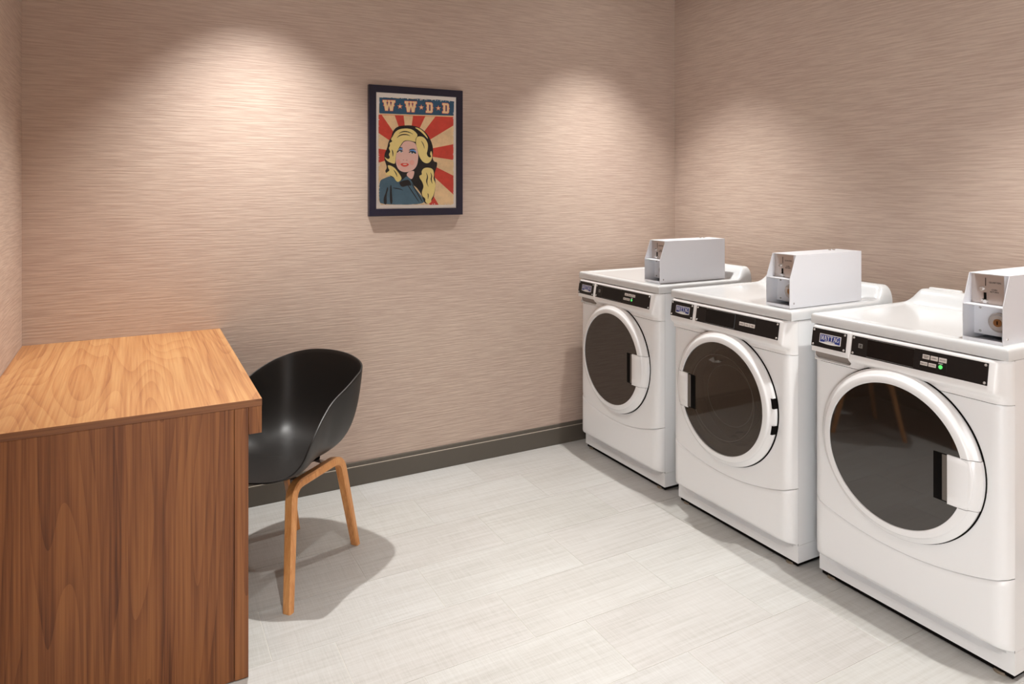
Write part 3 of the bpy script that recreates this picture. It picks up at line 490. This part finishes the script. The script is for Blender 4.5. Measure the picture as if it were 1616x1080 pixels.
        bl = [(.2510, .2240, .9090, .9235, 'NORMAL'), (.2225, .1960, .9090, .9235, 'WOOL'), (.1945, .168, .9090, .9235, 'WARM')]
    for a, b, c, e, s in bl:
        cplate('button', a, b, c, e, .0008, M_BUTTON, con, .002)
        text('button_lettering', s, .0042, on_console((a + b) / 2, (c + e) / 2, .0031), M_INK, con, .0001)
    if buttons != 3:
        bm = bmesh.new(); cyl(bm, (0, 0, .0015), (0, 0, .0035), .0068, .006, 24); bm.transform(on_console(.190, .9085, 0)); from_bm('start_button', bm, M_LED, con, 'round green start button')
        text('start_lettering', 'START', .0048, on_console(.190, .9185, .0026), M_WHITE, con, .0001)
    # lid with upstand
    bm = bmesh.new()
    ee = [0, .0012, .0028, .005, .008, .012, .018, .028, .04]
    xs = sorted(set(ee + lin(.05, .48, 14) + lin(.49, .60, 30) + [.606, .612, .617, .621, .624, .625])); yl = sorted(set(ee + [WID - e for e in ee] + lin(.045, WID - .045, 40) + lin(.60, .70 - .016, 14)))
    def lid(x, y):
        e = min(x, y, WID - y); r = .011
        rd = 0 if e >= r else r - sqrt(max(0, r * r - (r - e) ** 2))
        rec = .005 * sstep(.022, .05, min(x, y, WID - y))
        E = sstep(WID - .002, WID - .075, y) * (1 if y > .035 else sqrt(max(0, 1 - ((.035 - y) / .035) ** 2)))
        s = sstep(.525, .592, x)
        topr = .007 * (1 - sqrt(max(0, 1 - ((x - .615) / .0101) ** 2))) if x > .615 else 0
        z = 1.003 - rd * (1 - s * min(1, E)) - rec * (1 - s * E) + .0605 * s * E - topr
        return (x, y, z)
    R = grid(bm, xs, yl, lid)
    zb = ZS
    ring = [R[i][0] for i in range(len(xs))] + [R[-1][j] for j in range(1, len(yl))] + [R[i][-1] for i in range(len(xs) - 2, -1, -1)] + [R[0][j] for j in range(len(yl) - 2, 0, -1)]
    B = [bm.verts.new((v_.co.x, v_.co.y, zb)) for v_ in ring]
    for i in range(len(ring)): j = (i + 1) % len(ring); bm.faces.new((ring[i], ring[j], B[j], B[i]))
    bm.faces.new(B)
    lid_o = from_bm('top_lid', bm, M_LID, root, sm=40)
    bm = bmesh.new(); bbox(bm, .612, .630, .477, .604, .99, 1.0695, .004, 2); from_bm('rear_bracket', bm, M_ENAMEL, root)
    # door: ring, window, handle
    bm = bmesh.new(); yc, zc = WID / 2, ZDOOR
    prof = [(.268, .006), (.2808, -.004), (RDOOR, -.009), (RDOOR, -.0145), (.2800, -.0165), (.2775, -.0182), (.2635, -.0275), (.2615, -.0295), (.2600, -.0325), (.2580, -.0350), (.2545, -.0362), (.2385, -.0392), (.2362, -.0388), (.2350, -.034)]
    lathe_x(bm, prof, yc, zc, 128); door = from_bm('door', bm, M_RING, root, sm=50, label='round white door ring around a dark window')
    bm = bmesh.new(); lathe_x(bm, [(.2845, .0008), (.2845, -.0030), (.274, -.004)], yc, zc, 128); from_bm('door_gap', bm, M_DARKGAP, door, sm=None)
    bm = bmesh.new(); n = 96; gx = -.0345; cv = bm.verts.new((gx - .0025, yc, zc)); rws = []
    for q in (.25, .5, .75, .9, 1.0):
        rws.append([bm.verts.new((gx - .0025 * (1 - q * q), yc + .2352 * q * cos(2 * pi * i / n), zc + .2352 * q * sin(2 * pi * i / n))) for i in range(n)])
    for i in range(n): bm.faces.new((cv, rws[0][i], rws[0][(i + 1) % n]))
    for a in range(4):
        for i in range(n): bm.faces.new((rws[a][i], rws[a][(i + 1) % n], rws[a + 1][(i + 1) % n], rws[a + 1][i]))
    from_bm('door_window', bm, M_GLASSBLK if dryer else M_TUBGLASS, door, label='dark mirror-like window' if dryer else 'smoked clear window onto the drum')
    sg = 1 if dryer else -1            # handle on the near side for the dryers, on the far side for the washer
    Y = lambda d: yc - sg * d           # d: distance from the door centre towards the handle
    za, zb_ = ZDOOR - .090, ZDOOR + .064
    # handle: pad that bridges the ring, following its outer circle; a dark joint shows above and below it
    dstart = .189
    bm = bmesh.new(); dz = lin(za, zb_, 14); cols = []
    for z in dz:
        outr = sqrt(RDOOR ** 2 - (z - zc) ** 2) + .0006; rr = []
        for q, x in ((0, -.030), (0, -.0425), (.03, -.0445), (.45, -.0430), (.62, -.0385), (.80, -.0300), (.94, -.0205), (1.0, -.010), (1.0, .0)):
            cor = .004 * (1 - min(1, min(z - za, zb_ - z) / .006)) if 0 < q < .9 else 0
            rr.append(bm.verts.new((x + cor, Y(dstart + q * (outr - dstart)), z)))
        cols.append(rr)
    for i in range(len(cols) - 1):
        for k in range(len(cols[0]) - 1): bm.faces.new((cols[i][k], cols[i + 1][k], cols[i + 1][k + 1], cols[i][k + 1]))
    bm.faces.new(cols[0]); bm.faces.new(cols[-1])
    from_bm('door_handle', bm, M_RING, door, sm=40, label='white pull pad set into the door ring')
    for z0_, z1_ in ((za - .0013, za), (zb_, zb_ + .0013)):     # hairline joints on the ring above and below the pad
        bm = bmesh.new(); rows = []
        for z in (z0_, z1_):
            rows.append([bm.verts.new((x - .0006, Y(sqrt(max(0, (r + .0004) ** 2 - (z - zc) ** 2))), z)) for r, x in [(RDOOR, -.006)] + prof[3:12]])
        for k in range(len(rows[0]) - 1): bm.faces.new((rows[0][k], rows[1][k], rows[1][k + 1], rows[0][k + 1]))
        from_bm('pad_joint', bm, M_DARKGAP, door, sm=None)
    a, b = Y(dstart - .046), Y(dstart + .004)
    bm = bmesh.new(); bbox(bm, -.0378, -.030, min(a, b), max(a, b), za + .002, zb_ - .002, .002, 2)
    from_bm('grip_recess_shade', bm, M_DARKGAP, door)  # raised black block painting the shade of the grip pocket
    a, b = Y(dstart - .018), Y(dstart + .002)
    bm = bmesh.new(); bbox(bm, -.0392, -.034, min(a, b), max(a, b), za + .006, zb_ - .004, .001, 1)
    from_bm('grip_edge', bm, mat_grip, door)
    if not dryer:
        for z0_, z1_ in ((.612, .651), (.508, .545)):
            bm = bmesh.new(); rows = []
            for z in lin(z0_, z1_, 5):
                o_ = sqrt((RDOOR + .0012) ** 2 - (z - zc) ** 2); rows.append([bm.verts.new((x, yc - o_ + dlt, z)) for x, dlt in ((-.004, 0), (-.0235, .0015), (-.0255, .009))])
            for i in range(4):
                for k in range(2): bm.faces.new((rows[i][k], rows[i + 1][k], rows[i + 1][k + 1], rows[i][k + 1]))
            from_bm('hinge_slot', bm, M_DARKGAP, door, sm=None)
        # gasket and drum behind the clear window
        bm = bmesh.new(); lathe_x(bm, [(.2345, -.028), (.2340, .01), (.205, .03), (.196, .06)], yc, zc, 80); from_bm('door_gasket', bm, mat_gasket, root)
        bm = bmesh.new(); lathe_x(bm, [(.196, .055), (.240, .075), (.245, .40), (.18, .43), (.0005, .44)], yc, zc, 80); dr = from_bm('drum', bm, M_DRUM, root)
        bm = bmesh.new(); lathe_x(bm, [(.185, -.031), (.170, -.012), (.160, .03), (.150, .055), (.0005, .062)], yc, zc, 80); from_bm('window_bowl', bm, mat_bowl, door)
        for rr_, xx_ in ((.178, -.028), (.128, .02)):
            bm = bmesh.new(); lathe_x(bm, [(rr_, xx_), (rr_ + .0014, xx_ - .001), (rr_ + .0028, xx_)], yc - .004, zc + .004, 96); from_bm('bowl_rim', bm, M_GREY, door)
    # coin box bolted on the lid
    cx, cy = coin; cw, cl, chh = .118, .440, .211; zl = 1.0
    bm = bmesh.new(); t = .0022
    side = [(0, 0), (cl, 0), (cl, chh), (.037, chh), (0, .115)]
    for a in (0, cw - t): prism(bm, side, a, a + t, lambda p, l: (p[0], l, p[1]))
    bbox(bm, .037, cl, t, cw - t, chh - t, chh)                 # top
    bbox(bm, cl - t, cl, t, cw - t, 0, chh - t)                 # back
    bbox(bm, 0, cl - t, t, cw - t, 0, t)                        # floor
    bbox(bm, 0, .0018, t, cw - t, t, .012)                      # front lip
    bbox(bm, .001, .085, t, cw - t, .113, .1155)                # shelf
    bm.transform(Matrix.Translation((cx, cy, zl)))
    cb = from_bm('coin_box', bm, M_SHEET, root, sm=None, label='white sheet-metal coin meter case on the lid')
    def sub(nm, f, m, label=None, sm=35):
        b_ = bmesh.new(); f(b_); b_.transform(Matrix.Translation((cx, cy, zl))); return from_bm(nm, b_, m, cb, label, sm)
    sub('case_frame', lambda b_: (bbox(b_, .046, .049, t, .020, .1155, chh - t)), M_SHEET)
    sub('coin_plate', lambda b_: bbox(b_, .0465, .0485, t, cw - t, .1157, chh - t, 0), M_STEEL, 'brushed steel coin plate')
    sub('lock_plate', lambda b_: bbox(b_, .062, .064, t + .003, cw - t, .016, .112, 0), M_SHEET)
    yl_ = .0735
    sub('coin_slot', lambda b_: bbox(b_, .0455, .0468, yl_ - .0009, yl_ + .0009, .172, .198), M_DARKGAP)
    sub('return_knob', lambda b_: cyl(b_, (.047, yl_ + .009, .163), (.036, yl_ + .009, .163), .0062, .0052, 18), M_CHROME)
    sub('return_slot', lambda b_: bbox(b_, .0452, .0468, yl_ - .0025, yl_ + .005, .126, .151), M_DARKGAP)
    sub('return_chute', lambda b_: (cyl(b_, (.047, yl_ - .002, .1245), (.038, yl_ - .002, .1235), .0062, .006, 18), cyl(b_, (.047, yl_ + .008, .1275), (.041, yl_ + .008, .127), .004, .004, 12)), M_CHROME)
    def ring_lock(b_):
        for p, q, r0, r1 in ((.063, .054, .031, .030), (.055, .049, .0275, .0235), (.050, .0485, .018, .017)): cyl(b_, (p, .040, .060), (q, .040, .060), r0, r1, 36)
    sub('lock_collar', ring_lock, M_CHROME, 'round steel lock collar')
    sub('lock_plug', lambda b_: cyl(b_, (.050, .040, .060), (.0465, .040, .060), .0125, .012, 28), M_BRASS, 'brass key plug')
    sub('key_slot', lambda b_: bbox(b_, .0455, .0468, .0385, .0415, .055, .066), M_DARKGAP)
    for zz_ in (.026, .100): sub('rivet', lambda b_: cyl(b_, (.062, .098, zz_), (.0598, .098, zz_), .0042, .0032, 14), M_CHROME)
    sub('side_screw', lambda b_: cyl(b_, (.024, .001, .019), (.024, -.0012, .019), .0048, .0036, 16), M_CHROME)
    sub('top_lock', lambda b_: (cyl(b_, (.35, .085, chh - .001), (.35, .085, chh + .004), .006, .0055, 16), cyl(b_, (.375, .085, chh - .001), (.375, .085, chh + .004), .006, .0055, 16)), M_STEEL)
    sub('floor_slot', lambda b_: bbox(b_, .03, .036, .07, .105, t - .0004, t + .0004), M_DARKGAP)
    def on_box(y, z, x=.0462):
        return Matrix.Translation((cx + x, cy + y, zl + z)) @ Matrix(((0, 0, -1, 0), (-1, 0, 0, 0), (0, 1, 0, 0), (0, 0, 0, 1)))
    text('coin_lettering', 'QUARTERS', .0072, on_box(.046, .184), M_INK, cb, .0001)
    text('coin_lettering', 'COIN\nRETURN', .0066, on_box(.048, .158), M_INK, cb, .0001)
    return root
mat_grip = mat('grey_grip_edge', srgb(104, 98, 92), 0.35, 0.3)
mat_gasket = mat('grey_door_gasket', srgb(92, 84, 76), 0.55)
mat_bowl = glass_mat('window_bowl_glass', (.92, .9, .88), .85, 1.12)
# W1 (farthest), W2 (middle), W3 (nearest)
make_machine('tumble_dryer', (2.2284, 2.6448, 0), 'white coin-operated front-loading dryer farthest back, in the corner by the end wall', 'coin-operated laundry machines along the wall', 'dryer', 4, (.073, .078))
make_machine('washing_machine', (2.2254, 1.8641, 0), 'white coin-operated washing machine with a see-through smoked door, standing between the two dryers', 'coin-operated laundry machines along the wall', 'washer', 3, (.056, .055))
make_machine('tumble_dryer', (2.2742, 1.1272, 0), 'white coin-operated front-loading dryer nearest the viewer, large dark door at the right edge', 'coin-operated laundry machines along the wall', 'dryer', 5, (.036, .033))

# ---------------------------------------------------------------- desk
desk = empty('desk', ((XL + .3404) / 2, 2.85, 0), 0, 'wood-grain laminate desk with a solid end panel in the left corner', 'desk')
def dbox(name, x0, x1, y0, y1, z0, z1, m, bev=.0006, label=None):
    o = box(name, x0, x1, y0, y1, z0, z1, m, None, bev, 1, label)
    o.data.transform(Matrix.Translation(-desk.location)); o.parent = desk; return o
XD, YD, ZD = .3404, 2.2389, .839
dbox('desk_top', XL + .001, XD, YD + .0008, YB - .001, ZD - .0215, ZD, M_TOP)
dbox('front_edge_strip', XL + .001, XD, YD, YD + .001, ZD - .0215, ZD - .0003, M_EDGE, 0)
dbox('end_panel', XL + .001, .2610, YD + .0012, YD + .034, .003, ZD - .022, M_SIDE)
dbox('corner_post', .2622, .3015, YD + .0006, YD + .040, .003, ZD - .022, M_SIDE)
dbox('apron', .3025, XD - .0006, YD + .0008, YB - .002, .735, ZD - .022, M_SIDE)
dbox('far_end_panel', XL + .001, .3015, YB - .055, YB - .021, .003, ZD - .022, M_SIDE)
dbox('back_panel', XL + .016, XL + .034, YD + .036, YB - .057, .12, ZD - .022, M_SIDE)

# ---------------------------------------------------------------- armchair: polypropylene bucket on two bent-wood hoops
ch = empty('armchair', (.52, 2.85, 0), radians(213), 'black plastic bucket armchair on bent wooden legs, half tucked beside the wooden desk', 'chair')
half = [(.270, 0, .425), (.268, .09, .430), (.256, .155, .438), (.234, .205, .447), (.204, .243, .463), (.176, .273, .505), (.150, .287, .566), (.108, .280, .607), (.060, .266, .640), (0, .254, .676), (-.08, .253, .712), (-.15, .241, .738), (-.20, .221, .752), (-.238, .178, .768), (-.262, .10, .783), (-.27, 0, .788)]
rim = half + [(f, -l, z) for f, l, z in half[-2:0:-1]]
def crom(P, n):
    out = []; N = len(P)
    for i in range(N):
        p0, p1, p2, p3 = [Vector(P[(i + k - 1) % N]) for k in range(4)]
        for q in range(n):
            t = q / n
            out.append(.5 * ((2 * p1) + (-p0 + p2) * t + (2 * p0 - 5 * p1 + 4 * p2 - p3) * t * t + (-p0 + 3 * p1 - 3 * p2 + p3) * t ** 3))
    return out
RIM = crom(rim, 4)
bm = bmesh.new(); C0 = Vector((.015, 0, .420)); K = 26; rows = []
for p in RIM:
    R = Vector((p.x, p.y, 0)) - Vector((C0.x, 0, 0)); hgt = p.z - C0.z; col = []
    back = max(0, -R.normalized().x)
    w = min(1, max(0, hgt) / .25)                   # how much of a wall this section has
    k1, k2 = .74 - .04 * w, .93 - .03 * w
    P0 = C0; P1 = C0 + R * k1 + Vector((0, 0, .010 * (1 - w) - .004 * w)); P2 = C0 + R * (k2 + .02 * w) + Vector((0, 0, .014 * (1 - w) + .03 * w)); P3 = p
    for s in range(1, K + 1):
        t = s / K; col.append((1 - t) ** 3 * P0 + 3 * (1 - t) ** 2 * t * P1 + 3 * (1 - t) * t * t * P2 + t ** 3 * P3)
    rows.append(col)
cv = bm.verts.new(C0); V = [[bm.verts.new(p) for p in c] for c in rows]; N = len(V)
for i in range(N):
    A, B = V[i], V[(i + 1) % N]; bm.faces.new((cv, A[0], B[0]))
    for k in range(K - 1): bm.faces.new((A[k], A[k + 1], B[k + 1], B[k]))
shell = from_bm('seat_shell', bm, M_SHELL, ch, sm=180, label='black moulded bucket seat')
md = shell.modifiers.new('smooth', 'SUBSURF'); md.levels = md.render_levels = 1
md = shell.modifiers.new('thickness', 'SOLIDIFY'); md.thickness = .0065; md.offset = -1
md = shell.modifiers.new('edge', 'BEVEL'); md.width = .0015; md.segments = 2; md.limit_method = 'ANGLE'; md.angle_limit = radians(60)
# hoops
def hoop(pts, rad, name):
    """rounded path through 4 corner points, swept with a chamfered rectangle"""
    P = [Vector(p) for p in pts]; path = [P[0]]
    for i in (1, 2):
        a, b, c = P[i - 1], P[i], P[i + 1]; u, v = (a - b).normalized(), (c - b).normalized()
        s, e = b + u * rad, b + v * rad
        for q in range(9):
            t = q / 8; path.append((1 - t) ** 2 * s + 2 * (1 - t) * t * b + t * t * e)
    path.append(P[3])
    nrm = (P[1] - P[0]).cross(P[2] - P[1]).normalized()       # across the hoop plane
    w, h, c = .0200, .0150, .0055
    sec = [(w, h - c), (w - c, h), (-w + c, h), (-w, h - c), (-w, -h + c), (-w + c, -h), (w - c, -h), (w, -h + c)]
    bm = bmesh.new(); R = []
    for i, p in enumerate(path):
        d = (path[min(i + 1, len(path) - 1)] - path[max(i - 1, 0)]).normalized(); n2 = d.cross(nrm).normalized()
        if i in (0, len(path) - 1): taper = .86
        else: taper = 1.0
        ring = []
        for a, b in sec:
            q = p + nrm * a * taper + n2 * b * taper
            if i in (0, len(path) - 1): q.z = .0004
            ring.append(bm.verts.new(q))
        R.append(ring)
    for i in range(len(R) - 1):
        for k in range(8): bm.faces.new((R[i][k], R[i][(k + 1) % 8], R[i + 1][(k + 1) % 8], R[i + 1][k]))
    bm.faces.new(R[0][::-1]); bm.faces.new(R[-1])
    return from_bm(name, bm, M_LEG, ch, sm=40)
hoop([(.224, .253, 0), (.150, .192, .398), (-.140, .152, .398), (-.250, .140, 0)], .05, 'leg_hoop')
hoop([(.224, -.253, 0), (.150, -.192, .398), (-.140, -.160, .398), (-.225, -.174, 0)], .05, 'leg_hoop')
for f, l in ((.085, .165), (-.085, .15)):
    bm = bmesh.new(); bbox(bm, f - .012, f + .012, -l - .005, l + .005, .391, .3955, .001, 1); from_bm('cross_bar', bm, M_STEEL, ch)
    for s in (1, -1):
        bm = bmesh.new(); cyl(bm, (f, s * (l - .035), .392), (f, s * (l - .035), .364), .011, .009, 18); from_bm('bolt_cap', bm, M_CHROME, ch)
bm = bmesh.new(); bbox(bm, -.10, .11, -.09, .09, .3955, .412, .004, 2); from_bm('seat_mount', bm, M_DARKGAP, ch)

# ---------------------------------------------------------------- framed poster
PX, PZ, PW, PH = 1.0277 + .5105 / 2, (1.3357 + 1.996) / 2, .5105, 1.996 - 1.3357
pf = empty('framed_poster', (PX, YB, PZ), 0, 'dark-framed country-style poster of a blonde woman over red and cream rays', 'picture')
# mitred mouldings, front at y=-.028
fw = .0365; hw, hh = PW / 2, PH / 2
def moulding(a, b, c, d_):
    """outer corners a,b, inner corners c,d"""
    bm = bmesh.new()
    def ringp(p, q):
        o, n = Vector(p), Vector(q)
        return [(o.x, -.0005, o.y), (o.x, -.026, o.y), (o.x * .996, -.028, o.y * .997), (n.x * 1.006, -.028, n.y * 1.004), (n.x, -.026, n.y), (n.x, -.0005, n.y)]
    A = [bm.verts.new(p) for p in ringp(a, d_)]; B = [bm.verts.new(p) for p in ringp(b, c)]
    for i in range(6): bm.faces.new((A[i], A[(i + 1) % 6], B[(i + 1) % 6], B[i]))
    bm.faces.new(A); bm.faces.new(B[::-1]); return from_bm('frame_moulding', bm, M_FRAME, pf, sm=None)
O = [(-hw, -hh), (hw, -hh), (hw, hh), (-hw, hh)]; I = [(-hw + fw, -hh + fw), (hw - fw, -hh + fw), (hw - fw, hh - fw), (-hw + fw, hh - fw)]
for k in range(4): moulding(O[k], O[(k + 1) % 4], I[(k + 1) % 4], I[k])
bm = bmesh.new(); bbox(bm, -hw + fw - .004, hw - fw + .004, -.0198, -.004, -hh + fw - .004, hh - fw + .004); from_bm('poster_paper', bm, M_PAPER, pf, sm=None)
PC = {'cream': srgb(250, 218, 170), 'cream2': srgb(250, 220, 172), 'red': srgb(222, 76, 60), 'banner': srgb(50, 92, 124), 'orange': srgb(240, 104, 74), 'black': srgb(32, 26, 26), 'denim': srgb(86, 118, 138),
      'blonde': srgb(250, 230, 152), 'skin': srgb(246, 204, 192), 'blush': srgb(246, 184, 168), 'shade': srgb(214, 162, 152), 'blue': srgb(104, 158, 220), 'navy': srgb(40, 70, 110), 'white': srgb(248, 242, 224), 'lip': srgb(232, 88, 70)}
def chaikin(L, n):
    for _ in range(n):
        L = [q for i in range(len(L)) for q in ((L[i][0] * .75 + L[(i + 1) % len(L)][0] * .25, L[i][1] * .75 + L[(i + 1) % len(L)][1] * .25), (L[i][0] * .25 + L[(i + 1) % len(L)][0] * .75, L[i][1] * .25 + L[(i + 1) % len(L)][1] * .75))]
    return L
ORG = {'blonde', 'skin', 'blush', 'shade', 'blue', 'lip', 'white', 'black', 'navy', 'denim'}
def print_mat(k, c):
    m = mat('poster_ink_' + k, c, 0.65); t = NT(m); n = t.noise(t.coords((14, 14, 14)), 1, 5, 0.7)
    dk = tuple([v * (0.82 if k in ('red', 'cream', 'denim', 'banner') else 0.96) for v in c[:3]] + [1])
    t.l(t.ramp(n, [(0.35, dk), (0.62, c)]), t.b.inputs['Base Color']); return m
order = list(PC); me = bpy.data.meshes.new('poster_print')
vs, fs, mi = [], [], []
for k, (cn, L) in enumerate(POSTER):
    if cn in ORG: L = chaikin(L, 2)
    b = len(vs); vs += [(x / 1000, -.0200 - .00004 * k, z / 1000) for x, z in L]; fs.append(tuple(range(b, b + len(L)))); mi.append(order.index(cn))
# ragged, worn border: small paper-coloured chips round the print's edge
rnd = random.Random(5)
for q in range(150):
    side = q % 4; u = rnd.uniform(-1, 1); s = rnd.uniform(1.2, 4.2)
    x, z = ((-204 + rnd.uniform(-1, 2.5), u * 268), (204 + rnd.uniform(-2.5, 1), u * 268), (u * 200, -274 + rnd.uniform(-1, 3)), (u * 200, 271 + rnd.uniform(-3, 2)))[side]
    b = len(vs); n = 5; a0 = rnd.uniform(0, 6)
    vs += [((x + s * rnd.uniform(.5, 1.1) * cos(a0 + 2 * pi * i / n)) / 1000, -.0200 - .00004 * (len(POSTER) + 2), (z + s * rnd.uniform(.5, 1.1) * sin(a0 + 2 * pi * i / n)) / 1000) for i in range(n)]
    fs.append(tuple(range(b, b + n))); mi.append(len(order))
me.from_pydata(vs, [], fs)
for k in order: me.materials.append(print_mat(k, PC[k]))
me.materials.append(M_PAPER)
me.polygons.foreach_set('material_index', mi); me.update()
link('poster_print', me, None, pf, 'red, cream and navy print lettered W W D D')
bm = bmesh.new(); bbox(bm, -hw + fw - .003, hw - fw + .003, -.0248, -.0238, -hh + fw - .003, hh - fw + .003); from_bm('picture_glass', bm, M_PANE, pf, sm=None)
